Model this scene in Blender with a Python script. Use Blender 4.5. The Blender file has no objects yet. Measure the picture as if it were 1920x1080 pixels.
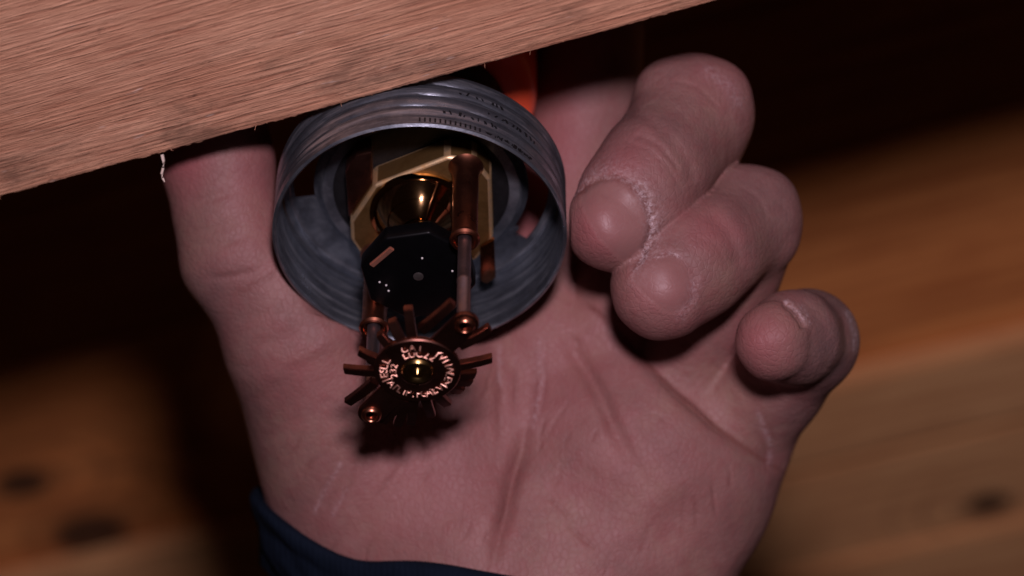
import bpy, bmesh, math, random
import numpy as np
from mathutils import Vector, Matrix
random.seed(4)
rng = np.random.default_rng(4)
C = bpy.context.scene.collection

# ------------------------------------------------------------------ camera, light, exposure
K = 0.105                       # mm per photograph pixel in the plane of the cup's rim
D = 600.0                       # mm from the lens to that plane
SE, CE = 0.731, 0.682           # the lens looks up by 47 degrees
F = np.array([0.0, CE, SE]); U = np.array([0.0, -SE, CE])
X0, U0 = (787 - 960) * K, (540 - 442) * K      # the rim centre is the world's origin

def cam2world(px, py, d):       # d in mm beyond the rim plane -> metres
    px, py, d = (np.asarray(v, float) for v in (px, py, d))
    s = (D + d) / D
    x = (px - 960) * K * s - X0
    u = (540 - py) * K * s - U0
    return (np.stack([x, u * U[1] + d * F[1], u * U[2] + d * F[2]], -1)) * 0.001

CAM = np.array([-X0, 0, 0]) - U0 * U - D * F   # mm

def ray_z(px, py, z):           # where the sight line through a pixel meets the height z (mm)
    p = cam2world(px, py, 0.0) * 1000
    t = (z - CAM[2]) / (p[2] - CAM[2])
    return CAM + t * (p - CAM)

cam = bpy.data.cameras.new('camera'); co = bpy.data.objects.new('camera', cam); C.objects.link(co)
co.location = CAM * 0.001
co.rotation_euler = (math.radians(90) + math.atan2(SE, CE), 0, 0)
cam.sensor_width = 36; cam.lens = 36 * D / (1920 * K)
cam.clip_start = 0.02; cam.clip_end = 50
cam.dof.use_dof = True; cam.dof.focus_distance = (D - 13) / 1000; cam.dof.aperture_fstop = 9.0
bpy.context.scene.camera = co

w = bpy.data.worlds.new('World'); bpy.context.scene.world = w; w.use_nodes = True
bg = w.node_tree.nodes['Background']; bg.inputs[0].default_value = (1.0, 0.5, 0.42, 1); bg.inputs[1].default_value = 0.006

lamp = bpy.data.lights.new('work_light', 'AREA'); lamp.shape = 'DISK'; lamp.size = 0.058
lamp.energy = 3.1; lamp.color = (1.0, 0.79, 0.93)
lo = bpy.data.objects.new('work_light', lamp); C.objects.link(lo)
LP = CAM + 126 * U + np.array([22.0, 0, 0])
lo.location = LP * 0.001
lo.rotation_euler = (Vector((0, 0, 0.0)) - lo.location).to_track_quat('-Z', 'Y').to_euler()

sc = bpy.context.scene
sc.view_settings.view_transform = 'Standard'; sc.view_settings.look = 'None'
sc.view_settings.exposure = 0; sc.view_settings.gamma = 1

# ------------------------------------------------------------------ material helpers
class NT:
    def __init__(self, name):
        self.m = bpy.data.materials.new(name); self.m.use_nodes = True
        self.t = self.m.node_tree; self.b = self.t.nodes['Principled BSDF']
    def n(self, kind, **kw):
        x = self.t.nodes.new(kind)
        for k, v in kw.items():
            setattr(x, k, v)
        return x
    def l(self, a, b): self.t.links.new(a, b)
    def set(self, **kw):
        for k, v in kw.items():
            i = self.b.inputs[k.replace('_', ' ')]
            i.default_value = (*v, 1) if isinstance(v, tuple) and len(v) == 3 and i.type == 'RGBA' else v
    def coord(self, scale=(1, 1, 1), rot=(0, 0, 0)):
        c = self.n('ShaderNodeTexCoord'); mp = self.n('ShaderNodeMapping')
        mp.inputs['Scale'].default_value = scale; mp.inputs['Rotation'].default_value = rot
        self.l(c.outputs['Object'], mp.inputs[0]); return mp.outputs[0]
    def noise(self, vec, scale, detail=4, rough=0.55, dist=0.0):
        x = self.n('ShaderNodeTexNoise'); self.l(vec, x.inputs['Vector'])
        x.inputs['Scale'].default_value = scale; x.inputs['Detail'].default_value = detail
        x.inputs['Roughness'].default_value = rough; x.inputs['Distortion'].default_value = dist
        return x.outputs['Fac']
    def ramp(self, fac, stops):
        x = self.n('ShaderNodeValToRGB'); self.l(fac, x.inputs[0]); e = x.color_ramp.elements
        while len(e) < len(stops): e.new(0.5)
        for q, (p, c) in zip(e, stops):
            q.position = p; q.color = (*c, 1) if not isinstance(c, (int, float)) else (c, c, c, 1)
        return x.outputs[0]
    def mix(self, fac, a, b, mode='MIX'):
        x = self.n('ShaderNodeMix', data_type='RGBA', blend_type=mode)
        for s, v in ((x.inputs[0], fac), (x.inputs[6], a), (x.inputs[7], b)):
            if isinstance(v, (int, float)): s.default_value = v
            elif isinstance(v, tuple): s.default_value = (*v, 1)
            else: self.l(v, s)
        return x.outputs[2]
    def math(self, op, a, b=0.0):
        x = self.n('ShaderNodeMath', operation=op)
        for s, v in ((x.inputs[0], a), (x.inputs[1], b)):
            if isinstance(v, (int, float)): s.default_value = v
            else: self.l(v, s)
        return x.outputs[0]
    def bump(self, h, strength, dist):
        x = self.n('ShaderNodeBump'); x.inputs['Strength'].default_value = strength; x.inputs['Distance'].default_value = dist
        self.l(h, x.inputs['Height']); self.l(x.outputs[0], self.b.inputs['Normal'])

def metal(name, col, dark, rough, scale=300, bump=0.15, bd=0.0001):
    q = NT(name); v = q.coord()
    n1 = q.noise(v, scale, 5, 0.6); n2 = q.noise(v, scale * 4, 3)
    q.l(q.mix(q.ramp(n1, [(0.35, 0), (0.7, 1)]), dark, col), q.b.inputs['Base Color'])
    q.l(q.ramp(n1, [(0.3, rough + 0.12), (0.7, max(rough - 0.08, 0.05))]), q.b.inputs['Roughness'])
    q.set(Metallic=1.0)
    if bump: q.bump(n2, bump, bd)
    return q.m

M = {}
M['brass'] = metal('brass', (0.48, 0.30, 0.115), (0.20, 0.115, 0.04), 0.56, 200, 0.35)
M['edge_glint'] = metal('brass_edge_glint', (0.98, 0.78, 0.48), (0.75, 0.50, 0.24), 0.58, 500, 0.3)  # paler brass for bevels: the edge highlight put into the colour
M['dark_brass'] = metal('dark_brass', (0.50, 0.34, 0.14), (0.30, 0.19, 0.07), 0.2, 260, 0.05)
M['polished'] = metal('polished_bronze', (0.58, 0.36, 0.17), (0.40, 0.23, 0.10), 0.0, 160, 0.04)
M['bronze'] = metal('bronze', (0.42, 0.20, 0.10), (0.22, 0.09, 0.05), 0.24, 260, 0.06)
M['copper'] = metal('copper', (0.60, 0.25, 0.15), (0.30, 0.11, 0.065), 0.30, 260, 0.08)
M['bright_strap'] = metal('pale_copper', (0.80, 0.42, 0.30), (0.6, 0.28, 0.19), 0.60, 260, 0.1)  # paler, rougher copper than the sleeves
M['tarnish'] = metal('tarnished_copper', (0.32, 0.15, 0.11), (0.14, 0.06, 0.045), 0.32, 260, 0.08)
M['letter'] = metal('bright_copper', (0.95, 0.55, 0.42), (0.85, 0.45, 0.33), 0.42, 260, 0.0)
M['steel'] = metal('steel', (0.36, 0.30, 0.31), (0.25, 0.20, 0.21), 0.42, 300, 0.05)

def zinc():
    q = NT('zinc'); v = q.coord()
    n1 = q.noise(v, 110, 7, 0.72); n2 = q.noise(v, 900, 3); n3 = q.noise(q.coord((1, 1, 12)), 90, 4, 0.6)
    c = q.mix(q.ramp(n1, [(0.3, 0), (0.72, 1)]), (0.068, 0.080, 0.098), (0.33, 0.375, 0.43))
    c = q.mix(q.math('MULTIPLY', q.ramp(n3, [(0.50, 0), (0.72, 1)]), 0.75), c, (0.56, 0.62, 0.68))
    q.l(c, q.b.inputs['Base Color']); q.set(Metallic=0.85)
    q.l(q.ramp(n1, [(0.32, 0.48), (0.68, 0.24)]), q.b.inputs['Roughness'])
    q.bump(q.math('ADD', n2, n3), 0.25, 0.00018)
    return q.m
M['zinc'] = zinc()

def plain(name, col, rough, spec=0.5, sc=400, var=0.4, bump=0.1, bd=0.0001):
    q = NT(name); v = q.coord(); n1 = q.noise(v, sc, 5)
    q.l(q.mix(q.ramp(n1, [(0.3, 0), (0.7, 1)]), tuple(c * (1 - var) for c in col), col), q.b.inputs['Base Color'])
    q.set(Roughness=rough); q.b.inputs['Specular IOR Level'].default_value = spec
    if bump: q.bump(n1, bump, bd)
    return q.m
M['black'] = plain('black_plastic', (0.0025, 0.0025, 0.003), 0.36, 0.12, 500, 0.3, 0.03)
M['darkgrey'] = plain('dark_coating', (0.010, 0.010, 0.011), 0.5, 0.35, 700, 0.5, 0.5, 0.0002)
M['orange'] = plain('orange_plastic', (1.0, 0.125, 0.05), 0.35, 0.5, 60, 0.1, 0.02)
M['dust'] = plain('dust', (0.8, 0.78, 0.75), 0.8)
M['fibre'] = plain('wood_fibre', (0.85, 0.72, 0.60), 0.6, 0.4, 900, 0.2, 0)

def skin():
    q = NT('skin'); v = q.coord()
    a = q.n('ShaderNodeAttribute', attribute_name='tone'); s = q.n('ShaderNodeSeparateColor'); q.l(a.outputs['Color'], s.inputs[0])
    big = q.noise(v, 70, 4, 0.6); mid = q.noise(v, 420, 4, 0.6); fine = q.noise(v, 1700, 3, 0.6)
    c = q.mix(q.ramp(big, [(0.3, 0), (0.7, 1)]), (0.215, 0.105, 0.092), (0.315, 0.165, 0.146))
    tanm = q.noise(q.coord((1, 1, 1), (.4, .1, .9)), 38, 5, 0.65)
    c = q.mix(q.ramp(tanm, [(0.46, 0), (0.66, 0.7)]), c, (0.310, 0.190, 0.140))
    redm = q.noise(q.coord((1, 1, 1), (1.4, .7, .2)), 95, 5, 0.7)
    c = q.mix(q.ramp(redm, [(0.50, 0), (0.68, 0.55)]), c, (0.28, 0.102, 0.098))
    c = q.mix(q.ramp(mid, [(0.42, 0), (0.70, 0.45)]), c, (0.26, 0.090, 0.086))
    c = q.mix(q.math('MULTIPLY', a.outputs['Alpha'], q.ramp(q.noise(v, 190, 5, 0.65), [(0.25, 0.45), (0.7, 1.0)])), c, (0.125, 0.078, 0.075))  # grey dirt, and shade of the darker fingers and sides as colour
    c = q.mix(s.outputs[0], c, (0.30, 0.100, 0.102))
    c = q.mix(s.outputs[2], c, (0.15, 0.05, 0.04))  # redder crease skin, with the folds' shade in the colour
    fl = q.noise(q.coord((1, 1, 1)), 1300, 5, 0.75, 0.6)
    fm = q.math('MULTIPLY', s.outputs[1], q.ramp(fl, [(0.42, 0), (0.68, 1)]))
    c = q.mix(fm, c, (0.80, 0.66, 0.68))
    na = q.n('ShaderNodeAttribute', attribute_name='nail')
    c = q.mix(q.math('MULTIPLY', na.outputs['Fac'], 0.45), c, (0.27, 0.140, 0.128))
    rg = q.math('SUBTRACT', q.ramp(mid, [(0.3, 0.60), (0.7, 0.48)]), q.math('MULTIPLY', na.outputs['Fac'], 0.10)); q.l(rg, q.b.inputs['Roughness'])
    q.l(c, q.b.inputs['Base Color'])
    q.set(Roughness=0.55); q.b.inputs['Specular IOR Level'].default_value = 0.30
    q.b.inputs['Subsurface Weight'].default_value = 0.08
    q.b.inputs['Subsurface Radius'].default_value = (1.0, 0.35, 0.25); q.b.inputs['Subsurface Scale'].default_value = 0.003
    vo = q.n('ShaderNodeTexVoronoi', feature='DISTANCE_TO_EDGE'); q.l(q.coord((1, 1, 0.6), (0.2, 0.3, 0.5)), vo.inputs['Vector']); vo.inputs['Scale'].default_value = 780
    lines = q.ramp(vo.outputs['Distance'], [(0.0, 0), (0.13, 1)])
    h = q.math('ADD', q.math('MULTIPLY', lines, 0.35), q.math('ADD', q.math('MULTIPLY', mid, 1.5), q.math('MULTIPLY', fine, 0.5)))
    h = q.math('ADD', h, q.math('MULTIPLY', fm, 1.0))
    h = q.math('MULTIPLY', h, q.math('SUBTRACT', 1.0, q.math('MULTIPLY', na.outputs['Fac'], 0.75)))
    q.bump(h, 0.7, 0.0002)
    return q.m
M['skin'] = skin()

def cloth():
    q = NT('navy_knit'); v = q.coord()
    n1 = q.noise(v, 250, 5); wv = q.n('ShaderNodeTexWave', wave_type='BANDS', bands_direction='X'); q.l(v, wv.inputs['Vector'])
    wv.inputs['Scale'].default_value = 260; wv.inputs['Distortion'].default_value = 2.5; wv.inputs['Detail'].default_value = 2
    q.l(q.mix(n1, (0.002, 0.0045, 0.010), (0.006, 0.011, 0.022)), q.b.inputs['Base Color'])
    q.set(Roughness=0.9); q.b.inputs['Specular IOR Level'].default_value = 0.1
    q.bump(q.math('ADD', q.math('MULTIPLY', wv.outputs['Fac'], 0.25), n1), 0.6, 0.0005)
    return q.m
M['cloth'] = cloth()

def wood(name, light, mid, dark, grain=1.0, knots=(), bump=0.5, dirt=0.0, fine_sc=(14, 420, 420), streak=1.0):
    """grain runs along the object's X"""
    q = NT(name)
    v1 = q.coord((3, 60, 60)); v2 = q.coord(fine_sc, (0, 0, 0.035)); v3 = q.coord((1, 1, 1))
    g1 = q.noise(v1, 1.6 * grain, 4, 0.6, 0.6); g2 = q.noise(v2, 1.6 * grain, 4, 0.65, 0.3); big = q.noise(v3, 28, 4)
    c = q.mix(q.math('MULTIPLY', q.ramp(g1, [(0.30, 0), (0.70, 1)]), streak), mid, light)
    c = q.mix(q.math('MULTIPLY', q.ramp(g2, [(0.34, 1), (0.54, 0)]), 0.75), c, dark)
    c = q.mix(q.math('MULTIPLY', q.ramp(g2, [(0.58, 0), (0.72, 1)]), 0.45), c, tuple(min(1, x * 1.35) for x in light))
    c = q.mix(q.math('MULTIPLY', q.ramp(big, [(0.45, 0), (0.7, 1)]), 0.35), c, dark)
    hgt = q.math('ADD', q.math('MULTIPLY', g1, 0.6), q.math('MULTIPLY', g2, 1.3))
    if dirt:
        d1 = q.noise(q.coord((35, 90, 90)), 1.0, 6, 0.7, 0.4)
        a = q.n('ShaderNodeAttribute', attribute_name='edge')
        c = q.mix(q.math('MULTIPLY', q.math('MULTIPLY', q.ramp(d1, [(0.50, 0), (0.66, 1)]), a.outputs['Fac']), dirt), c, (0.06, 0.035, 0.025))
        pit = q.noise(q.coord((120, 330, 330)), 1.0, 3, 0.7)
        c = q.mix(q.math('MULTIPLY', q.ramp(pit, [(0.66, 0), (0.74, 1)]), 0.7), c, (0.10, 0.045, 0.03))
        nick = q.noise(q.coord((90, 500, 500)), 1.3, 2, 0.6)
        c = q.mix(q.math('MULTIPLY', q.ramp(nick, [(0.68, 0), (0.76, 1)]), 0.6), c, (0.8, 0.66, 0.55))
    for (kx, ky, kr) in knots:
        cc = q.n('ShaderNodeTexCoord'); vm = q.n('ShaderNodeVectorMath', operation='DISTANCE'); sx = q.n('ShaderNodeMapping')
        sx.inputs['Scale'].default_value = (0.7, 1, 0); sx.inputs['Location'].default_value = (-kx * 0.7, -ky, 0)
        q.l(cc.outputs['Object'], sx.inputs[0]); q.l(sx.outputs[0], vm.inputs[0]); vm.inputs[1].default_value = (0, 0, 0)
        dd = q.math('ADD', vm.outputs['Value'], q.math('MULTIPLY', big, kr * 0.5))
        c = q.mix(q.ramp(q.math('MULTIPLY', dd, 0.35 / kr), [(0.30, 0.92), (0.5, 0.0)]), c, (0.035, 0.018, 0.010))
        ring = q.math('SINE', q.math('MULTIPLY', dd, 5.0 / kr))
        c = q.mix(q.math('MULTIPLY', q.math('MULTIPLY', q.ramp(ring, [(0.55, 0), (0.95, 1)]), q.ramp(q.math('MULTIPLY', dd, 0.12 / kr), [(0.3, 1), (0.75, 0)])), 0.35), c, (0.12, 0.05, 0.02))
    q.l(c, q.b.inputs['Base Color']); q.set(Roughness=0.78); q.b.inputs['Specular IOR Level'].default_value = 0.25
    q.bump(hgt, bump, 0.0006)
    return q.m

# ------------------------------------------------------------------ object helpers
def link(name, me, mat=None, parent=None, loc=None):
    o = bpy.data.objects.new(name, me); C.objects.link(o)
    if mat is not None and me is not None: me.materials.append(mat)
    if parent is not None: o.parent = parent
    if loc is not None: o.location = loc
    return o
def thing(name, label, cat, loc=(0, 0, 0), group=None):
    o = link(name, None, None, None, loc); o.empty_display_size = 0.01
    o['label'] = label; o['category'] = cat
    if group: o['group'] = group
    return o
def finish(bm, name, ang=35):
    me = bpy.data.meshes.new(name); bmesh.ops.recalc_face_normals(bm, faces=bm.faces)
    bm.to_mesh(me); bm.free()
    for p in me.polygons: p.use_smooth = True
    me.set_sharp_from_angle(angle=math.radians(ang))
    return me
PX = K * 0.001
def lathe(profile, n=96, close=False, ang=35, u=0, v=0):
    """profile of (radius, s) in photo pixels; s grows out of the cup, downwards"""
    bm = bmesh.new(); rows = []
    for r, s in profile:
        if r < 1e-6: rows.append([bm.verts.new((u * PX, v * PX, -s * PX))])
        else: rows.append([bm.verts.new(((u + r * math.cos(2 * math.pi * i / n)) * PX, (v + r * math.sin(2 * math.pi * i / n)) * PX, -s * PX)) for i in range(n)])
    pairs = list(zip(rows, rows[1:])) + ([(rows[-1], rows[0])] if close else [])
    for a, b in pairs:
        for i in range(n):
            j = (i + 1) % n
            q = [a[i % len(a)], a[j % len(a)], b[j % len(b)], b[i % len(b)]]
            q = list(dict.fromkeys(q))
            if len(q) >= 3: bm.faces.new(q)
    return finish(bm, 'lathe', ang)
def prism(outline, s0, s1, bev=0, seg=2, ang=35, edge_mat=-1):
    """outline of (u, v) photo pixels between two heights"""
    bm = bmesh.new()
    a = [bm.verts.new((x * PX, y * PX, -s0 * PX)) for x, y in outline]
    b = [bm.verts.new((x * PX, y * PX, -s1 * PX)) for x, y in outline]
    n = len(a); bm.faces.new(a); bm.faces.new(b[::-1])
    for i in range(n): bm.faces.new((a[i], b[i], b[(i + 1) % n], a[(i + 1) % n]))
    bmesh.ops.recalc_face_normals(bm, faces=bm.faces)
    if bev: bmesh.ops.bevel(bm, geom=list(bm.edges), offset=bev * PX, segments=seg, affect='EDGES', profile=0.5, material=edge_mat)
    return finish(bm, 'prism', ang)
def bar(p0, p1, width, s_in, s_out, thick, bev=2, taper=0.8):
    """a bar in the deflector's plane from p0 to p1, its outer end at another height"""
    p0 = np.array(p0, float); p1 = np.array(p1, float); t = (p1 - p0) / np.linalg.norm(p1 - p0); nn = np.array([-t[1], t[0]])
    bm = bmesh.new(); rows = []
    N = 5
    for i in range(N):
        f = i / (N - 1); c = p0 + (p1 - p0) * f; ww = width * (1 + (taper - 1) * f) / 2; s = s_in + (s_out - s_in) * f ** 1.5
        rows.append([bm.verts.new(((c + nn * a)[0] * PX, (c + nn * a)[1] * PX, -(s + b) * PX)) for a, b in ((-ww, 0), (ww, 0), (ww, -thick), (-ww, -thick))])
    for a, b in zip(rows, rows[1:]):
        for i in range(4): bm.faces.new((a[i], a[(i + 1) % 4], b[(i + 1) % 4], b[i]))
    bm.faces.new(rows[0][::-1]); bm.faces.new(rows[-1])
    bmesh.ops.recalc_face_normals(bm, faces=bm.faces)
    bmesh.ops.bevel(bm, geom=[e for e in bm.edges if len(e.link_faces) == 2 and e.calc_face_angle(0) > 0.6], offset=bev * PX, segments=2, affect='EDGES')
    return finish(bm, 'bar', 40)
def tube_pts(pts, rads, n=8):
    bm = bmesh.new(); pts = [Vector(p) for p in pts]; rows = []
    for i, p in enumerate(pts):
        t = (pts[min(i + 1, len(pts) - 1)] - pts[max(i - 1, 0)]).normalized()
        a = t.orthogonal().normalized(); b = t.cross(a)
        rows.append([bm.verts.new(p + (a * math.cos(2 * math.pi * k / n) + b * math.sin(2 * math.pi * k / n)) * rads[i]) for k in range(n)])
    for a, b in zip(rows, rows[1:]):
        for k in range(n): bm.faces.new((a[k], a[(k + 1) % n], b[(k + 1) % n], b[k]))
    bm.faces.new(rows[0][::-1]); bm.faces.new(rows[-1])
    return finish(bm, 'tube', 60)

# ------------------------------------------------------------------ wooden joist in front
ZJ = 9.0
E0, E1 = ray_z(0, 370, ZJ), ray_z(1340, 4, ZJ)
jx = (E1 - E0); jx /= np.linalg.norm(jx); jy = np.array([-jx[1], jx[0], 0.0])
def frame(o, origin):
    m = Matrix(((jx[0], jy[0], 0, origin[0] * .001), (jx[1], jy[1], 0, origin[1] * .001), (0, 0, 1, origin[2] * .001), (0, 0, 0, 1)))
    o.matrix_world = m
def fnoise(x, seed):            # smooth one-dimensional noise
    r = np.random.default_rng(seed); g = r.standard_normal(4096); i = np.floor(x).astype(int); f = x - i; f = f * f * (3 - 2 * f)
    return g[i % 4096] * (1 - f) + g[(i + 1) % 4096] * f
def joist():
    L0, L1 = -120.0, 330.0
    xs = np.arange(L0, L1, 0.5)
    edge = 0.10 * fnoise(xs * 0.12, 1) + 0.06 * fnoise(xs * 1.3, 2) + 0.05 * fnoise(xs * 4, 3)
    ys = np.concatenate([np.linspace(-89, -12, 40), np.linspace(-10, -0.5, 20)])
    bm = bmesh.new(); at = bm.verts.layers.float.new('edge'); rows = []
    for y in ys:
        z = 0.06 * fnoise(xs * 0.25 + y, 7) * 1.0
        row = []
        for x, zz in zip(xs, z):
            vv = bm.verts.new((x * .001, y * .001, zz * .001)); vv[at] = max(0.0, min(1.0, 1.15 + y / 26.0)); row.append(vv)
        rows.append(row)
    for (oy, oz) in ((0.0, 0.35), (0.12, 1.2), (0.15, 6), (0.15, 60)):   # rounded lower edge, then the far side
        row = []
        for x, e in zip(xs, edge):
            vv = bm.verts.new((x * .001, (oy + e * (1 if oz < 10 else 0)) * .001, oz * .001)); vv[at] = 1.0; row.append(vv)
        rows.append(row)
    rows.append([bm.verts.new((x * .001, -.089, .060)) for x in xs])
    for a, b in zip(rows, rows[1:]):
        for i in range(len(xs) - 1): bm.faces.new((a[i], a[i + 1], b[i + 1], b[i]))
    a, b = rows[-1], rows[0]
    for i in range(len(xs) - 1): bm.faces.new((a[i], a[i + 1], b[i + 1], b[i]))
    bm.faces.new([r[0] for r in rows]); bm.faces.new([r[-1] for r in rows][::-1])
    return finish(bm, 'joist', 50)
wd = wood('joist_wood', (0.74, 0.43, 0.27), (0.60, 0.31, 0.18), (0.42, 0.175, 0.10), 1.0, (), 0.9, 0.55, (40, 900, 900), 1.0)
jo = link('joist', joist(), wd); frame(jo, E0)
jo['label'] = 'rough sawn pinkish wooden joist crossing the top corner in front of the sprinkler cup'; jo['category'] = 'joist'
# splinter and loose fibres on its lower edge
Minv = np.linalg.inv(np.array(jo.matrix_world))
def loc_j(px, py, dd=0.0):
    p = ray_z(px, py, ZJ) ; p = np.append(p * .001, 1); return (Minv @ p)[:3]
b0 = loc_j(304, 290)
spl = [cam2world(305 + dx, 290 + dy, 0) for dx, dy in ((0, 0), (3, 12), (2, 25), (-1, 36), (1, 44), (5, 51))]
base = np.array(jo.matrix_world) @ np.append(b0, 1)
off = base[:3] - spl[0]
pts = [(Minv @ np.append(p + off, 1))[:3] for p in spl]
link('splinter', tube_pts(pts, [.00036, .00034, .00028, .00026, .00024, .0001], 6), M['fibre'], jo)
bmf = bmesh.new()
for i in range(20):
    x = random.uniform(-.02, .30); y = random.uniform(-.0012, .0001); ln = random.choice((1, 1, 1, 2.0)) * random.uniform(.0003, .0009); a = random.uniform(-0.9, 0.9)
    p = [Vector((x, y, 0.0004)), Vector((x + ln * a * .5, y + ln * .5, -ln * .1)), Vector((x + ln * a, y + ln, -ln * .1 + random.uniform(-1, 1) * ln * .4))]
    r = random.uniform(.00003, .00008)
    vs = [[bmf.verts.new(q + Vector((r * math.cos(t), 0, r * math.sin(t)))) for t in (0, 2.1, 4.2)] for q in p]
    for a_, b_ in zip(vs, vs[1:]):
        for k in range(3): bmf.faces.new((a_[k], a_[(k + 1) % 3], b_[(k + 1) % 3], b_[k]))
fb = link('wood_fuzz', finish(bmf, 'fuzz'), wd, jo); fb['kind'] = 'stuff'

# ------------------------------------------------------------------ ceiling boards far behind
ceil = link('ceiling', None, None, None, (0, 0, 0.24)); ceil['kind'] = 'structure'; ceil['label'] = 'dim orange wooden ceiling boards out of focus behind the hand'
def plank(py0, py1, drop, mat, name='plank', x0=-700, x1=900):
    """a board between two lines that cross the photograph's column 1700 at these rows"""
    z = 240.0 - drop
    a, b = ray_z(1700, py0, z), ray_z(1700, py1, z)
    wv = abs(np.dot(b - a, jy))
    bm = bmesh.new(); bmesh.ops.create_cube(bm, size=1)
    for v in bm.verts: v.co = Vector(((x0 + (v.co.x + .5) * (x1 - x0)) * .001, (0.3 + (v.co.y + .5) * (wv - 0.6)) * .001, (v.co.z + .5) * 0.019))
    bmesh.ops.bevel(bm, geom=list(bm.edges), offset=.0012, segments=2, affect='EDGES')
    o = link(name, finish(bm, 'plank', 40), mat); frame(o, a)
    mw = o.matrix_world.copy(); o.parent = ceil; o.matrix_parent_inverse = Matrix.Translation((0, 0, -0.24))
    o.matrix_basis = mw
    return o, a
def loc_p(px, py, py0, drop):
    a = ray_z(1700, py0, 240. - drop); p = ray_z(px, py, 240. - drop) - a
    return float(np.dot(p, jx)) * .001, float(np.dot(p, jy)) * .001
og = ((0.72, 0.30, 0.09), (0.62, 0.225, 0.062), (0.38, 0.11, 0.03))
tn = ((0.76, 0.45, 0.20), (0.64, 0.34, 0.14), (0.38, 0.16, 0.06))
kA = [(*loc_p(45, 905, 250, 0), .0075), (*loc_p(170, 1000, 250, 0), .012)]
plank(-420, -60, 0, wood('board_wood', *og, .4, (), .3))
plank(-60, 250, 0, wood('board_wood', *og, .4, (), .3))
plank(250, 690, 0, wood('board_wood', *og, .4, kA, .3))
plank(690, 835, 7, wood('board_wood', *tn, .5, (), .3))
kC = [(*loc_p(1852, 945, 838, 3), .006)]
plank(838, 1030, 3, wood('board_wood', *tn, .5, kC, .3))
plank(1030, 1250, 6, wood('board_wood', *tn, .4, (), .3))
plank(1250, 1500, 0, wood('board_wood', *og, .4, (), .3))

# ------------------------------------------------------------------ threaded metal cup
cup = thing('sprinkler_cup', 'grey threaded metal cup with scratched ridges held between the thumb and fingers', 'cup')
R0 = 276.0
def cup_wall():
    N = 200; ss = np.concatenate([np.linspace(2, -22, 8), np.linspace(-25, -158, 60)])
    rr = []
    for s in ss:
        rr.append(s)
    bm = bmesh.new(); outer, inner = [], []
    def rad(s, th):
        a = 2.7 * min(1, max(0, (-s - 24) / 10)) * min(1, max(0, (s + 152) / 8))
        ph = 2 * math.pi * (s / 31.0) + th
        return R0 - 3 + a * (abs(math.sin(ph / 2)) ** 0.7 * 2 - 1.0) + (3 if s > -18 else 3 * max(0, 1 - (-s - 18) / 8)) - max(0, -s - 146) * 0.8
    ths = [2 * math.pi * i / N for i in range(N)]
    for s in ss:
        outer.append([bm.verts.new((rad(s, t) * math.cos(t) * PX, rad(s, t) * math.sin(t) * PX, -s * PX)) for t in ths])
        inner.append([bm.verts.new(((rad(s, t) * .6 + (R0 - 3) * .4 - 7) * math.cos(t) * PX, (rad(s, t) * .6 + (R0 - 3) * .4 - 7) * math.sin(t) * PX, -s * PX)) for t in ths])
    lip = [bm.verts.new(((R0 - 4.5) * math.cos(t) * PX, (R0 - 4.5) * math.sin(t) * PX, -5.5 * PX)) for t in ths]
    seq = outer[::-1] + [lip] + inner
    for a, b in zip(seq, seq[1:]):
        for i in range(N): bm.faces.new((a[i], a[(i + 1) % N], b[(i + 1) % N], b[i]))
    a, b = inner[-1], outer[-1]
    for i in range(N): bm.faces.new((a[i], a[(i + 1) % N], b[(i + 1) % N], b[i]))
    return finish(bm, 'cup_wall', 50)
link('cup_wall', cup_wall(), M['zinc'], cup)
def base_plate():
    N = 240; rad = [168, 184, 190, 200, 215, 230, 244, 250, 255, 259, 262, 263.5, 264]
    sh = [-134, -134, -140, -147, -147, -147, -147, -146.3, -144.5, -141.5, -137.5, -132.5, -126]
    def hole(k, i):
        t = 2 * math.pi * (i + .5) / N
        if k < 3 or k > 5: return False
        r = (rad[k] + rad[k + 1]) / 2
        for a, b in ((math.radians(172), math.radians(226)), (math.radians(-28), math.radians(35))):
            tt = t if t <= math.pi * 1.25 or a > 0 else t - 2 * math.pi
            if a > 0: tt = t
            if a < tt < b:
                if a < 0 and k == 3 and (tt > b - .10): return False
                return True
        return False
    bm = bmesh.new(); rows = [[bm.verts.new((r * math.cos(2 * math.pi * i / N) * PX, r * math.sin(2 * math.pi * i / N) * PX, -s * PX)) for i in range(N)] for r, s in zip(rad, sh)]
    for k in range(len(rad) - 1):
        for i in range(N):
            if not hole(k, i): bm.faces.new((rows[k][i], rows[k][(i + 1) % N], rows[k + 1][(i + 1) % N], rows[k + 1][i]))
    bmesh.ops.recalc_face_normals(bm, faces=bm.faces)
    ex = bmesh.ops.solidify(bm, geom=list(bm.faces), thickness=8 * PX)
    return finish(bm, 'base_plate', 40)
link('base_plate', base_plate(), M['zinc'], cup)
link('inner_boss', lathe([(0, -128), (150, -128), (184, -129), (189, -131), (191, -136), (191, -165), (0, -165)], 96), M['darkgrey'], cup)
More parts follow.
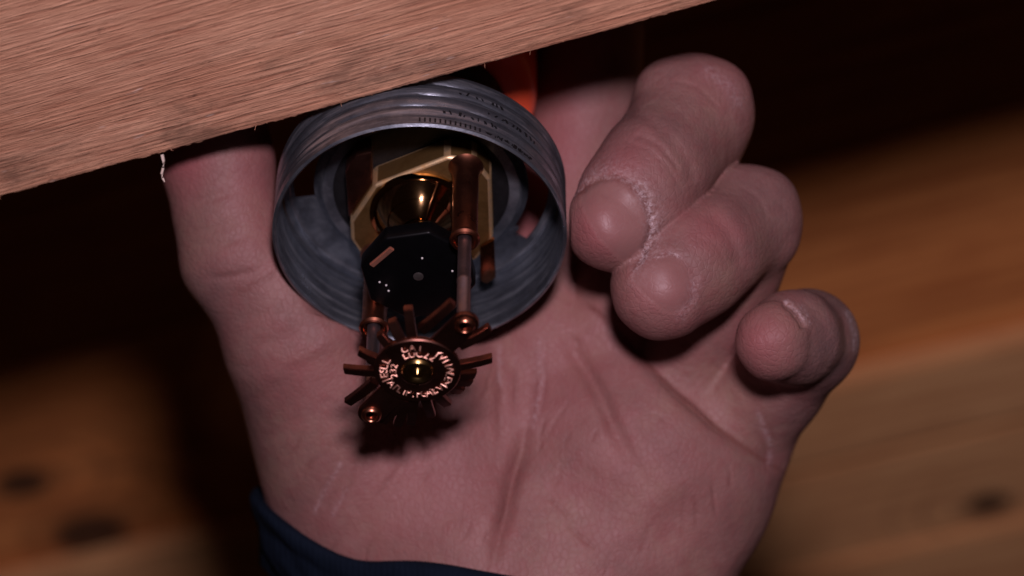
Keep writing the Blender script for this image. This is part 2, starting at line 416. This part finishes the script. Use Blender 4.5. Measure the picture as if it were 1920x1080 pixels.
def stamp():                    # the worn row of stamped strokes by the rim
    bm = bmesh.new()
    def stroke(th, s0, s1, wd, sl=0):
        for_r = R0 + 0.6
        for k in (0,):
            vs = []
            for (dt, s) in ((-wd, s0), (wd, s0), (wd + sl, s1), (-wd + sl, s1)):
                t = th + dt / R0
                vs.append((for_r * math.cos(t) * PX, for_r * math.sin(t) * PX, -s * PX))
            f = [bm.verts.new(q) for q in vs]
            g = [bm.verts.new((x * .985, y * .985, z)) for x, y, z in vs]
            bm.faces.new(f)
            for i in range(4): bm.faces.new((f[i], g[i], g[(i + 1) % 4], f[(i + 1) % 4]))
    th = math.radians(-90) + 0.02
    for i in range(13): stroke(th + i * .034, -3, -14, 1.6)
    r = random.Random(9); th += 13 * .034 + .02
    for i in range(8):
        for j in range(3): stroke(th + r.uniform(0, .03), -3 - r.uniform(0, 5), -9 - r.uniform(0, 6), r.choice((1.2, 1.2, 4)), r.uniform(-4, 4))
        th += .048
    for row, (a0, n) in enumerate(((-80, 9), (-62, 10), (-74, 7))):
        th = math.radians(a0)
        for i in range(n):
            s = -33 - row * 31
            stroke(th + r.uniform(0, .02), s, s - r.uniform(3, 9), r.uniform(1, 2.5), r.uniform(-4, 4)); th += r.uniform(.03, .06)
    return finish(bm, 'stamp')
sp = link('stamped_marks', stamp(), M['darkgrey'], cup)

# ------------------------------------------------------------------ supply pipe behind the cup
pipe = thing('sprinkler_pipe', 'bright orange red plastic pipe fitting standing behind the grey cup', 'pipe', (0, 0, 0.038))
pf = link('fitting', lathe([(0, -372), (185, -375), (205, -384), (217, -399), (222, -420), (222, -640), (0, -640)], 72), M['orange'], pipe); pf.location = (0, 0, -0.038)
pa = link('adapter', lathe([(0, -150), (150, -158), (158, -170), (158, -250), (164, -256), (164, -361), (0, -361)], 72), M['darkgrey'], pipe); pa.location = (0, 0, -0.038)

# ------------------------------------------------------------------ sprinkler head
spr = thing('fire_sprinkler', 'brass and copper pendent fire sprinkler with a toothed deflector, sitting inside the grey cup', 'fire sprinkler')
hexo = [(150 * math.cos(math.radians(a)), 150 * math.sin(math.radians(a))) for a in range(8, 360, 60)]
hexo = [(u, v) if u < 120 else (u * .86, v * .86) for u, v in hexo]
ho = link('hex_nut', prism(hexo, -146, -129, 5, 3, 35, 1), M['brass'], spr); ho.data.materials.append(M['edge_glint'])
fl = [(-86, -64), (52, -134), (104, -128), (134, -78), (137, 70), (104, 128), (-55, 142), (-112, 122), (-134, 75), (-134, 26)]
fo = link('flange', prism(fl, -128, -70, 7, 4, 35, 1), M['brass'], spr); fo.data.materials.append(M['edge_glint'])
link('shaded_notch', prism([(-138, 33), (-91, -25), (-89, -62), (-89, -132), (-120, -124), (-140, -80)], -128, -86, 4), M['tarnish'], spr)  # dark block where the flange's shaded notch is; shade put into the colour
link('side_tab', prism([(112, 84), (139, 62), (142, 160), (124, 176), (112, 168)], -69, -56, 2), M['bronze'], spr)
link('spool', lathe([(0, -69), (96, -69), (96, -63), (90, -61), (88, -60), (85, -62), (84, -60), (62, -35), (60, -36), (39, -12), (37, -8), (37, 8), (44, 12), (46, 20), (38, 26), (38, 80)], 96, ang=25), M['polished'], spr)
oc = []
for i in range(8):
    a = math.radians(i * 45 + 12)
    oc.append((109 * math.cos(a), 112 * math.sin(a)))
cap = link('cap', prism(oc, 76, 112, 6, 3), M['black'], spr)
link('cap_screw', lathe([(0, 114.5), (7, 114.5), (9.5, 113.5), (10, 111)], 24), plain('grey_screw', (0.045, 0.04, 0.037), 0.5, 0.5, 900), cap)
link('strap', bar((-86, -28), (-46, -72), 11, 116, 116, 6, 1.5, 1.0), M['bright_strap'], cap)
link('strap', bar((36, 92), (88, 40), 20, 108, 100, 40, 2, 1.0), M['bright_strap'], cap)
dm = lathe([(0, 2.2), (1.6, 1.6), (2.2, 0), (0, -1)], 8)
for i, (u, v) in enumerate(((-60, 22), (-72, 14), (-56, 36), (8, -46), (63, -14))):
    d_ = link('dust_speck', dm if i == 0 else bpy.data.objects['dust_speck'].data, M['dust'] if i == 0 else None, cap, (u * PX, v * PX, -112.5 * PX))
SD = 362.0
def pin(u, v, name_s):
    sl = link('pin_sleeve', lathe([(0, -69), (33, -69), (31, -66), (28, -60), (26, -52), (24.5, -40), (23.5, 60), (23.5, 124), (27, 127), (28, 133), (25, 138), (20, 138), (14, 128), (13, 110)], 40, u=u, v=v), M['copper'], spr)
    link('guide_pin', lathe([(12.2, 100), (12.2, 238), (13.2, 240), (13.2, 246), (12.2, 248), (12.2, SD - 13), (9.5, SD - 12), (8, SD - 4), (7, SD - 3), (0, SD - 3)], 28, u=u, v=v), M['steel'], sl)
pin(87, -110, 'a'); pin(-85, 112, 'b')

SD = 362.0
dfl = link('deflector', lathe([(0, SD - 12), (75, SD - 12), (78, SD - 10), (78, SD - 2), (76, SD), (34, SD), (33, SD - 1), (0, SD - 1)], 72), M['tarnish'], spr)
dfl.location = (4 * PX, 0, 0)
def uv(x, y, s): return ((x - 783) / 1.048, ((y - 698) / 1.048 - (s - SD) * CE) / SE)
tines = [((643, 699), None), ((647, 764), (702, 724)), ((711, 802), (756, 757)), ((766, 806), None), ((806, 790), None), ((838, 768), None), ((866, 740), None), ((892, 708), None), ((923, 678), None),
         ((919, 620), (862, 655)), ((851, 573), (791, 626)), ((768, 582), None), ((737, 606), None), ((713, 630), None), ((672, 664), None), ((687, 676), None), ((884, 724), None), ((740, 808), None)]
ST = SD - 20
for tip, inn in tines:
    p1 = uv(*tip, ST)
    if inn is None:
        r = math.hypot(*p1); p0 = (p1[0] / r * 60, p1[1] / r * 60)
    else: p0 = uv(*inn, SD)
    link('tine', bar(p0, p1, 19, SD - 3, ST, 14, 1.4, 0.85), M['tarnish'], dfl)
for (u, v) in ((86, -112), (-86, 112)):
    a = math.atan2(v, u); e = []
    for k in range(13):
        t = a - math.pi / 2 + math.pi * k / 12; e.append((u + 25 * math.cos(t), v + 25 * math.sin(t)))
    t0 = np.array((math.cos(a), math.sin(a))); nn = np.array((-t0[1], t0[0]))
    e += [tuple(t0 * 62 + nn * 25), tuple(t0 * 62 - nn * 25)]
    tb = link('tab', prism(e, SD - 14, SD - 3, 2), M['tarnish'], dfl)
    link('rivet', lathe([(10.5, SD - 6), (10.5, SD + 3), (12, SD + 5), (15, SD + 5), (18, SD + 2), (19, SD - 3)], 32, u=u, v=v), M['copper'], spr).location = (4 * PX, 0, 0)
link('hub_ring', lathe([(0, SD + 3), (9, SD + 1), (17, SD), (23, SD + 5), (26, SD + 5.5), (29, SD + 2), (30, SD)], 64), M['dark_brass'], dfl)
link('hub_screw', lathe([(0, SD + 10.2), (2, SD + 9.8), (9, SD + 2), (10, SD)], 32), M['dark_brass'], dfl)
# stamped lettering round the hub
def lettering():
    cu = []; rl = random.Random(5)
    def word(txt, r, deg0, step, size):
        for i, ch in enumerate(txt):
            if ch == ' ': continue
            a = math.radians(deg0 + i * step); cu.append((ch, r, a, size))
    word('LUC22', 44, -119, 17, 19); word('CAT', 59, -112, 14, 17)
    word('YVIIWLEM', 57, -50, 11.5, 20)
    word('VL', 58, 46, 13, 19)
    word('P.PGAZ', 57, 108, -9.5, 19); word('ATL1', 57, 147, -10.5, 18)
    word('JESUL', 60, 159, 11.5, 20); word('232', 43, 166, 16, 17)
    bm = bmesh.new()
    for ch, r, a, size in cu:
        f = bpy.data.curves.new('glyph', 'FONT'); f.body = ch; f.size = size * 1.0 * PX; f.align_x = 'CENTER'; f.align_y = 'CENTER'
        f.extrude = 0.1 * PX; f.bevel_depth = 1.1 * PX; f.offset = -0.45 * PX; f.bevel_resolution = 2; f.resolution_u = 3
        o = bpy.data.objects.new('glyph', f); C.objects.link(o)
        me = bpy.data.meshes.new_from_object(o.evaluated_get(bpy.context.evaluated_depsgraph_get()))
        bpy.data.objects.remove(o); bpy.data.curves.remove(f)
        low = 40 < math.degrees(a) < 150
        tl = -math.radians(rl.uniform(20, 42))   # tilted by varied angles so the faces catch glints
        up = a + math.pi / 2 if not low else a - math.pi / 2
        # seen from below: image x = +X, image down = +Y
        m = Matrix.Translation((r * math.cos(a) * PX, r * math.sin(a) * PX, -(SD + 1.0) * PX)) @ Matrix.Rotation(tl, 4, 'X') @ Matrix.Rotation(up, 4, 'Z') @ Matrix.Scale(-1, 4, (0, 1, 0)) @ Matrix.Scale(-1, 4, (0, 0, 1))
        me.transform(m); bm.from_mesh(me); bpy.data.meshes.remove(me)
    return finish(bm, 'lettering', 40)
link('lettering', lettering(), M['letter'], dfl)

# ------------------------------------------------------------------ the hand: one continuous surface from a distance field
# design space: photo column, photo row, depth beyond the rim plane (in photo pixels)
def cone(p, a, b, ra, rb):
    a = np.array(a, np.float32); b = np.array(b, np.float32); ab = b - a; L = float(ab @ ab)
    q = p - a; t = np.clip((q @ ab) / L, 0, 1)
    return np.sqrt(((q - t[..., None] * ab) ** 2).sum(-1)) - (ra + t * (rb - ra))
def ell(p, c, r):
    r = np.array(r, np.float32); q = (p - np.array(c, np.float32)); k0 = np.sqrt(((q / r) ** 2).sum(-1)); k1 = np.sqrt(((q / r ** 2) ** 2).sum(-1)) + 1e-6
    return k0 * (k0 - 1) / k1
def smin(a, b, k):
    h = np.clip(0.5 + 0.5 * (b - a) / k, 0, 1); return b + (a - b) * h - k * h * (1 - h)
def chain(p, pts, k):
    d = None
    for (a, ra), (b, rb) in zip(pts, pts[1:]):
        e = cone(p, a, b, ra, rb); d = e if d is None else smin(d, e, k)
    return d
FING = {
    'index': [((1020, 650, 400), 128), ((1065, 410, 450), 112), ((1095, 200, 480), 106), ((1110, 60, 470), 98)],
    'middle': [((1140, 660, 400), 130), ((1235, 420, 330), 112), ((1300, 214, 205), 110), ((1228, 318, 85), 104), ((1194, 362, 55), 102), ((1149, 420, 18), 90)],
    'ring': [((1270, 710, 385), 128), ((1340, 560, 300), 108), ((1398, 415, 195), 102), ((1325, 472, 85), 102), ((1292, 498, 55), 103), ((1242, 540, 22), 98)],
    'little': [((1365, 815, 365), 118), ((1450, 720, 290), 94), ((1513, 640, 195), 94), ((1488, 634, 95), 86), ((1453, 640, 28), 75)],
}
KNUCK = {'middle': [((1346, 176, 190), 60), ((1255, 176, 190), 66)], 'ring': [((1436, 378, 180), 58), ((1374, 372, 180), 58), ((1443, 450, 180), 52)]}
def sd_palm(p):
    d = cone(p, (900, 1180, 380), (1020, 650, 400), 215, 128)
    d = smin(d, cone(p, (960, 1180, 390), (1140, 660, 400), 215, 132), 60)
    d = smin(d, cone(p, (1050, 1180, 390), (1270, 710, 385), 215, 132), 60)
    d = smin(d, cone(p, (1130, 1130, 380), (1350, 820, 365), 205, 118), 60)
    d = smin(d, ell(p, (1208, 890, 350), (245, 235, 190)), 70)
    t = cone(p, (726, 970, 405), (562, 640, 262), 220, 140)
    t = smin(t, cone(p, (862, 1120, 345), (830, 760, 335), 195, 140), 60)
    t = smin(t, cone(p, (560, 640, 250), (506, 545, 228), 134, 108), 40)
    d = smin(d, t, 55)
    d = smin(d, cone(p, (930, 1100, 380), (930, 1600, 330), 240, 230), 90)
    d = smin(d, cone(p, (1120, 1100, 380), (1030, 1600, 330), 215, 230), 70)
    return d
THUMB = [((516, 572, 228), 112), ((447, 482, 215), 107), ((424, 400, 215), 96), ((408, 305, 225), 103), ((400, 200, 230), 94), ((400, 150, 235), 78)]
def pdist(x, y, line):
    best = np.full(x.shape, 1e9, np.float32); par = np.zeros_like(best); n = len(line) - 1; side = np.zeros_like(best)
    for i, (a, b) in enumerate(zip(line, line[1:])):
        ax, ay = a; bx, by = b; dx, dy = bx - ax, by - ay; L = dx * dx + dy * dy
        t = np.clip(((x - ax) * dx + (y - ay) * dy) / L, 0, 1); q = np.hypot(x - ax - t * dx, y - ay - t * dy)
        m = q < best; best = np.where(m, q, best); par = np.where(m, (i + t) / n, par); side = np.where(m, np.sign((x - ax) * dy - (y - ay) * dx), side)
    return best, par, side
def groove(x, y, line, wd, dep, ends=0.42):
    q, t, s = pdist(x, y, line); e = np.clip(np.minimum(t, 1 - t) / ends, 0, 1) if ends else 1.0
    return dep * np.exp(-(q / wd) ** 2) * (e * e * (3 - 2 * e) if ends else 1)
HEART = [(1050, 525), (1085, 560), (1130, 590), (1190, 655), (1260, 730), (1340, 800), (1425, 858), (1500, 905)]
PALM_LINES = [  # line, width, depth, fade
    ([(1050, 525), (1085, 560), (1130, 590), (1190, 655), (1260, 730), (1340, 800), (1425, 858), (1500, 905)], 13, 12, .12),
    ([(1085, 560), (1130, 590), (1190, 655), (1260, 730), (1340, 800), (1425, 858), (1500, 905)], 5, 6, .12),
    ([(1030, 590), (1062, 640), (1090, 680), (1125, 740), (1150, 800), (1185, 870), (1240, 950)], 15, 13),
    ([(1000, 740), (985, 800), (978, 850), (960, 900), (950, 960), (934, 1010), (925, 1070), (915, 1160)], 15, 16),
    ([(1000, 760), (985, 810), (976, 850), (964, 900), (948, 955), (938, 1010), (922, 1060), (915, 1120)], 5, 3.5),
    ([(936, 640), (934, 720), (938, 800), (934, 860)], 8, 3),
    ([(1000, 640), (1003, 700), (1000, 760), (985, 830)], 6, 2.5), ([(1020, 660), (1022, 720), (1012, 790)], 4, 2),
    ([(965, 660), (968, 730), (966, 790)], 4, 3),
    ([(1060, 860), (1120, 900), (1210, 930)], 14, 1.5), ([(1240, 1075), (1255, 980), (1300, 890)], 30, 4),
    ([(1420, 760), (1445, 800), (1452, 850)], 4, 4), ([(1400, 790), (1432, 830), (1440, 880)], 4, 4),
    ([(590, 960), (610, 915), (640, 870)], 4, 3.5), ([(625, 965), (650, 920), (672, 885)], 4, 3), ([(690, 960), (730, 900), (760, 860)], 4, 2.5),
    ([(560, 900), (580, 870), (600, 850)], 4, 3), ([(430, 760), (500, 740), (560, 700)], 14, 2.5), ([(450, 840), (540, 800), (600, 760)], 14, 2.5),
    ([(420, 560), (460, 545), (505, 520), (530, 495)], 7, 4.5), ([(425, 600), (480, 590), (540, 570), (590, 545)], 10, 2.5), ([(440, 650), (520, 640), (590, 610)], 12, 2.5),
    ([(500, 690), (560, 690), (640, 650)], 12, 2.5),
]
rp = random.Random(21)
for i in range(46):
    cx, cy = rp.uniform(470, 1400), rp.uniform(620, 1070)
    if cx < 930: ang, ln = math.radians(-58 + rp.uniform(-16, 16)), rp.uniform(35, 90)
    else: ang, ln = math.radians(rp.choice((95, 60, 48, 110)) + rp.uniform(-14, 14)), rp.uniform(40, 120)
    dx, dy = math.cos(ang) * ln / 2, math.sin(ang) * ln / 2; bx, by = rp.uniform(-7, 7), rp.uniform(-7, 7)
    PALM_LINES.append(([(cx - dx, cy - dy), (cx + bx, cy + by), (cx + dx, cy + dy)], rp.uniform(2.6, 4.0), rp.uniform(1.2, 2.8)))
THUMB_LINES = [([(330, 380), (400, 372), (460, 350)], 9, 3), ([(345, 440), (400, 430), (470, 405)], 9, 3), ([(350, 462), (420, 458), (490, 432)], 8, 2.5), ([(360, 520), (420, 520), (480, 510), (520, 490)], 7, 3.5)]
MNAIL = [(1082, 366), (1098, 350), (1122, 338), (1150, 334), (1180, 345), (1205, 370), (1219, 405), (1218, 440), (1206, 475), (1190, 503)]
RNAIL = [(1178, 515), (1195, 492), (1225, 479), (1260, 476), (1288, 490), (1302, 520), (1299, 555), (1280, 592)]
FLINES = [
    (MNAIL, 6, 6.5), ([(1170, 205), (1215, 222), (1260, 262), (1292, 310), (1300, 345)], 12, 4), ([(1190, 250), (1240, 275), (1275, 320)], 5, 2.5),
    
    (RNAIL, 9, 3.0), ([(1330, 400), (1370, 440), (1385, 500)], 12, 3),
    ([(1466, 568), (1485, 580), (1500, 600), (1508, 618)], 5, 8), ([(1500, 560), (1540, 600), (1555, 650), (1550, 700)], 11, 1.8), ([(1545, 560), (1580, 600), (1590, 660)], 8, 1.5),
    ([(1165, 262), (1215, 280), (1256, 318), (1280, 362)], 3.5, 1.0), ([(1180, 306), (1222, 325), (1246, 362)], 3.5, .8),
    ([(1300, 440), (1345, 460), (1362, 500)], 5, .9), ([(1260, 150), (1310, 165), (1350, 205)], 4, 1.3), ([(1385, 350), (1420, 370), (1440, 410)], 4, 1.2),
]
def sdf(p, detail=True):
    P_ = sd_palm(p); T = chain(p, THUMB, 25)
    if detail:
        x, y = p[..., 0], p[..., 1]
        g = sum(groove(x, y, *l) for l in PALM_LINES); front = np.clip((330 - p[..., 2]) / 60, 0, 1)
        g = g + 0.5 * (np.sin(x * .021 + 1.3) * np.sin(y * .017 + x * .006) + np.sin(x * .043 + y * .02) * np.sin(y * .037)) * 3.0 - 10 * np.exp(-(((x - 345) / 30) ** 2 + ((y - 500) / 40) ** 2))
        q, t, sd_ = pdist(x, y, HEART); up = np.clip(np.minimum(t, 1 - t) / .12, 0, 1)
        g = g + np.where(sd_ > 0, 34 * (1 - np.exp(-q / 10)) * np.exp(-q / 120), 7 * (1 - np.exp(-q / 30)) * np.exp(-q / 80) * -1) * up
        P_ = P_ + g * front
        T = T + sum(groove(x, y, *l) for l in THUMB_LINES) * front
    P_ = smin(P_, T, 35)
    Fm = None
    for k_, pts in FING.items():
        f = chain(p, pts, 22)
        for c_, r_ in KNUCK.get(k_, ()): f = smin(f, np.sqrt(((p - np.array(c_, np.float32)) ** 2).sum(-1)) - r_, 14)
        Fm = f if Fm is None else smin(Fm, f, 5)
    if detail:
        x, y = p[..., 0], p[..., 1]; fr = np.clip((170 - p[..., 2]) / 50, 0, 1)
        g = sum(groove(x, y, *l, 0.08) for l in FLINES)
        # fingertips: swollen pad, flat nail bed behind it
        g = g - 3.5 * np.exp(-(((x - 1118) / 42) ** 2 + ((y - 432) / 42) ** 2)) - 2 * np.exp(-(((x - 1232) / 50) ** 2 + ((y - 552) / 46) ** 2)) + 4 * np.exp(-(((x - 1175) / 34) ** 2 + ((y - 395) / 40) ** 2))
        g = g - 3 * np.exp(-(((x - 1270) / 40) ** 2 + ((y - 420) / 40) ** 2)) + 1.2 * np.sin(x * .05 + y * .03) * np.sin(y * .06 - x * .02)
        Fm = Fm + g * fr
    r = smin(P_, Fm, 32)
    # the flesh gives way round the cup (its own solid plus half a millimetre)
    x0 = ((p[..., 0] - 960) * (1 + p[..., 2] * K / D) * K - X0) / K; u0 = ((540 - p[..., 1]) * (1 + p[..., 2] * K / D) * K - U0) / K
    yy = u0 * U[1] + p[..., 2] * F[1]; ss = -(u0 * U[2] + p[..., 2] * F[2])
    cy = np.maximum(np.hypot(x0, yy) - R0 - 5, np.maximum(ss - 8, -ss - 172))
    return -smin(-r, cy, 10)
def build_hand(vox=8.0):
    lo, hi = np.array([270., 20., -110.]), np.array([1650., 1260., 640.])
    n = np.ceil((hi - lo) / vox).astype(int)
    ax = [lo[i] + vox * np.arange(n[i], dtype=np.float32) for i in range(3)]
    V = np.empty(tuple(n), np.float32)
    for i0 in range(0, n[0], 16):
        g = np.stack(np.meshgrid(ax[0][i0:i0 + 16], ax[1], ax[2], indexing='ij'), -1).astype(np.float32)
        V[i0:i0 + 16] = sdf(g, False)
    # naive surface nets
    ins = V < 0
    c = np.zeros((n[0] - 1, n[1] - 1, n[2] - 1), np.int8)
    for a in (0, 1):
        for b in (0, 1):
            for d in (0, 1): c += ins[a:n[0] - 1 + a, b:n[1] - 1 + b, d:n[2] - 1 + d]
    cells = np.argwhere((c > 0) & (c < 8)); idx = np.full(c.shape, -1, np.int64); idx[tuple(cells.T)] = np.arange(len(cells))
    acc = np.zeros((len(cells), 3)); cnt = np.zeros(len(cells))
    cor = [(a, b, d) for a in (0, 1) for b in (0, 1) for d in (0, 1)]
    for i, A in enumerate(cor):
        for B in cor[i + 1:]:
            if sum(abs(p - q) for p, q in zip(A, B)) != 1: continue
            va = V[tuple((cells + A).T)]; vb = V[tuple((cells + B).T)]; m = (va < 0) != (vb < 0)
            t = np.where(m, va / (va - vb + 1e-12), 0)
            pt = np.array(A) + t[:, None] * (np.array(B) - np.array(A)); acc[m] += pt[m]; cnt[m] += 1
    P = lo + vox * (cells + acc / cnt[:, None])
    quads = []
    for axis in range(3):
        o = [0, 0, 0]; o[axis] = 1
        s0 = ins[:n[0] - o[0], :n[1] - o[1], :n[2] - o[2]]; s1 = ins[o[0]:, o[1]:, o[2]:]
        e = np.argwhere(s0 != s1); b, d = [k for k in range(3) if k != axis]
        e = e[(e[:, b] > 0) & (e[:, d] > 0) & (e[:, b] < n[b] - 1) & (e[:, d] < n[d] - 1)]
        eb = np.eye(3, dtype=int)[b]; ed = np.eye(3, dtype=int)[d]
        q = np.stack([idx[tuple((e - eb - ed).T)], idx[tuple((e - ed).T)], idx[tuple(e.T)], idx[tuple((e - eb).T)]], 1)
        fl = s0[tuple(e.T)]
        if axis == 1: fl = ~fl
        q[~fl] = q[~fl][:, ::-1]; quads.append(q)
    Q = np.concatenate(quads); Q = Q[(Q >= 0).all(1)]
    # split every quad into four
    E = np.sort(np.concatenate([Q[:, [i, (i + 1) % 4]] for i in range(4)]), 1)
    ue, inv = np.unique(E, axis=0, return_inverse=True); inv = inv.reshape(4, -1)
    nv = len(P); P2 = np.concatenate([P, P[ue].mean(1), P[Q].mean(1)])
    fc = nv + len(ue) + np.arange(len(Q))
    Q2 = np.concatenate([np.stack([Q[:, i], nv + inv[i], fc, nv + inv[(i + 3) % 4]], 1) for i in range(4)])
    P2 = P2.astype(np.float32)
    for it, det in enumerate((False, True, True, True)):   # pull the points onto the detailed surface
        h = 1.5
        d0 = sdf(P2, det)
        gr = np.stack([sdf(P2 + h * np.eye(3, dtype=np.float32)[i], False) - sdf(P2 - h * np.eye(3, dtype=np.float32)[i], False) for i in range(3)], -1)
        gr /= np.linalg.norm(gr, axis=1, keepdims=True) + 1e-6
        P2 = P2 - gr * np.clip(d0, -18, 18)[:, None] * 0.95
    return P2, Q2
HP, HQ = build_hand()
me = bpy.data.meshes.new('person')
W = cam2world(HP[:, 0], HP[:, 1], HP[:, 2] * K)
me.vertices.add(len(W)); me.vertices.foreach_set('co', W.astype(np.float32).ravel())
me.loops.add(len(HQ) * 4); me.loops.foreach_set('vertex_index', HQ.astype(np.int32).ravel())
me.polygons.add(len(HQ)); me.polygons.foreach_set('loop_start', np.arange(0, len(HQ) * 4, 4, dtype=np.int32)); me.polygons.foreach_set('loop_total', np.full(len(HQ), 4, np.int32))
me.polygons.foreach_set('use_smooth', np.ones(len(HQ), bool))
me.update(calc_edges=True); me.validate()
x, y, dd = HP.T
red = np.zeros(len(x), np.float32)
for (cx, cy, rx, ry, a) in ((340, 300, 70, 70, .9), (470, 350, 70, 110, .5), (1118, 430, 60, 60, .8), (1170, 300, 60, 50, .5), (1235, 545, 80, 60, .6), (1330, 430, 50, 50, .6), (1430, 640, 60, 60, .8), (1060, 640, 120, 130, .55), (1010, 720, 110, 120, .5),
                            (800, 900, 180, 120, .45), (620, 700, 120, 80, .3), (1180, 880, 140, 120, .3), (1350, 150, 60, 60, .3), (1060, 280, 60, 120, .8), (985, 410, 60, 60, .8)):
    red = np.maximum(red, a * np.exp(-(((x - cx) / rx) ** 2 + ((y - cy) / ry) ** 2)))
q, t, s = pdist(x, y, MNAIL); flake = np.exp(-((q - 4) / 7) ** 2) * np.where(s > 0, 1, .3) * np.interp(t, [0, .15, .3, .45, .6, .75, .9, 1], [.05, .12, .25, .3, .95, 1.0, .9, .5])
q2, t2, s2 = pdist(x, y, [(1200, 350), (1222, 400), (1224, 445)]); flake = np.maximum(flake, .55 * np.exp(-((q2) / 16) ** 2))
for ln, ww, aa in (([(1225, 484), (1255, 474), (1275, 482)], 4, .6), ([(1300, 530), (1296, 565), (1275, 590)], 12, .25), ([(1474, 566), (1492, 580), (1506, 600)], 5, .6), ([(1500, 572), (1512, 590), (1516, 606)], 4, .5), ([(1590, 585), (1603, 620), (1604, 655)], 7, .5),
                   ([(1330, 135), (1370, 165), (1385, 190)], 14, .25), ([(1430, 800), (1445, 830), (1442, 870)], 5, .4), ([(590, 960), (612, 915), (640, 868)], 4, .3), ([(624, 965), (650, 920)], 4, .25), ([(1012, 640), (1015, 720), (1000, 800)], 6, .3), ([(936, 650), (936, 720)], 4, .3), ([(1420, 770), (1436, 810)], 4, .4)):
    q2, t2, s2 = pdist(x, y, ln); flake = np.maximum(flake, aa * np.exp(-(q2 / ww) ** 2))
q2, t2, s2 = pdist(x, y, MNAIL); flake = np.maximum(flake, .30 * np.exp(-(q2 / 30) ** 2) * (s2 > 0))
flake = flake * (dd < 300)
cre = np.zeros(len(x), np.float32)  # crease lines: redder skin plus fold shade painted in
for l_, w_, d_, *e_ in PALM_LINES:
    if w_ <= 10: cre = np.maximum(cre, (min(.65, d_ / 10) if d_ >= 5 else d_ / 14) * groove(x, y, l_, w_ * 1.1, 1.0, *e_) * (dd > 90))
cre = np.maximum(cre, .55 * np.exp(-(pdist(x, y, MNAIL)[0] / 6) ** 2) * (dd < 120))  # shadow line under the nail fold, painted
grime_shade = np.zeros(len(x), np.float32)  # dirt on the skin plus painted shade on fingers, thumb and palm edge
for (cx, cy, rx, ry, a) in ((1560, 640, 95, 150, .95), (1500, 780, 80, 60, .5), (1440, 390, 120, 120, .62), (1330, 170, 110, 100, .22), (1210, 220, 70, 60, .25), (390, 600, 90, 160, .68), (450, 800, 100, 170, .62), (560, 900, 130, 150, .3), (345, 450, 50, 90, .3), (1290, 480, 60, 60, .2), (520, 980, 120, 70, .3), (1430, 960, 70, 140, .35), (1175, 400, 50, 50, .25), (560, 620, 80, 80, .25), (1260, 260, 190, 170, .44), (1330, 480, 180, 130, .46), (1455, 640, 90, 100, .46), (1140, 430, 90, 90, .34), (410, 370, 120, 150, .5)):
    grime_shade = np.maximum(grime_shade, a * np.exp(-(((x - cx) / rx) ** 2 + ((y - cy) / ry) ** 2)))
def inside(poly):
    c = np.zeros(len(x), bool)
    for (x1, y1), (x2, y2) in zip(poly, poly[1:] + poly[:1]):
        c ^= ((y1 > y) != (y2 > y)) & (x < (x2 - x1) * (y - y1) / (y2 - y1 + 1e-9) + x1)
    return c
nail = np.zeros(len(x), np.float32)
for arc, tip in ((MNAIL, [(1160, 492), (1118, 452), (1090, 400)]), (RNAIL, [(1245, 592), (1205, 560), (1180, 530)])):
    q, t, s = pdist(x, y, arc + tip + arc[:1]); nail = np.maximum(nail, inside(arc + tip) * np.clip((q - 2) / 7, 0, 1) * (dd < 130))
na = me.attributes.new('nail', 'FLOAT', 'POINT'); na.data.foreach_set('value', nail.astype(np.float32))
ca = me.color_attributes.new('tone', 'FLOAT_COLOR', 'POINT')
ca.data.foreach_set('color', np.stack([red, flake, cre, grime_shade], 1).astype(np.float32).ravel())
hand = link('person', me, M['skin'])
hand['label'] = 'open left hand with curled fingers and dry knuckles gripping the grey sprinkler cup'; hand['category'] = 'person'

# sleeve cuff round the wrist: fitted to the hand's own surface
def sleeve():
    n = 140; cen = np.array([930., 1028., 350.])
    A = np.array([470., 90., 30.]); B = np.array([-40., 50., -270.])
    phis = np.linspace(0, 2 * math.pi, n, endpoint=False)
    def ring(shift, off, bump):
        c = cen + shift
        dirs = A[None] * np.cos(phis)[:, None] + B[None] * np.sin(phis)[:, None]
        dirs[:, 1] += 66 * np.exp(-((np.degrees(phis) - 138) / 26) ** 2)
        dn = dirs / np.linalg.norm(dirs, axis=1, keepdims=True)
        t = np.full(n, 900.)
        for _ in range(60): t = t - np.clip(sdf((c + dn * t[:, None]).astype(np.float32), False), -60, 60) * .8
        t = t + off + bump * (np.sin(phis * 7 + shift[1] * .05) + .7 * np.sin(phis * 13 + 1 + shift[1] * .03) + .5 * np.sin(phis * 29))
        return c + dn * t[:, None]
    down = np.array([0., 1., -0.22])
    prof = [(0, -4, 0), (-3, 6, 1), (-6, 15, 1.2), (-3, 24, 1.5), (6, 30, 1.5), (22, 31, 2), (40, 28, 2.5), (52, 24, 2), (60, 26, 2), (90, 34, 4), (140, 38, 6), (200, 40, 7), (260, 42, 6)]
    rings = [ring(down * s, o, b) for s, o, b in prof]
    P = np.concatenate(rings); Wd = cam2world(P[:, 0], P[:, 1], P[:, 2] * K)
    bm = bmesh.new(); vs = [bm.verts.new(p) for p in Wd]
    for r in range(len(prof) - 1):
        for i in range(n):
            j = (i + 1) % n; bm.faces.new((vs[r * n + i], vs[r * n + j], vs[(r + 1) * n + j], vs[(r + 1) * n + i]))
    return finish(bm, 'sleeve', 70)
link('sleeve_cuff', sleeve(), M['cloth'], hand)
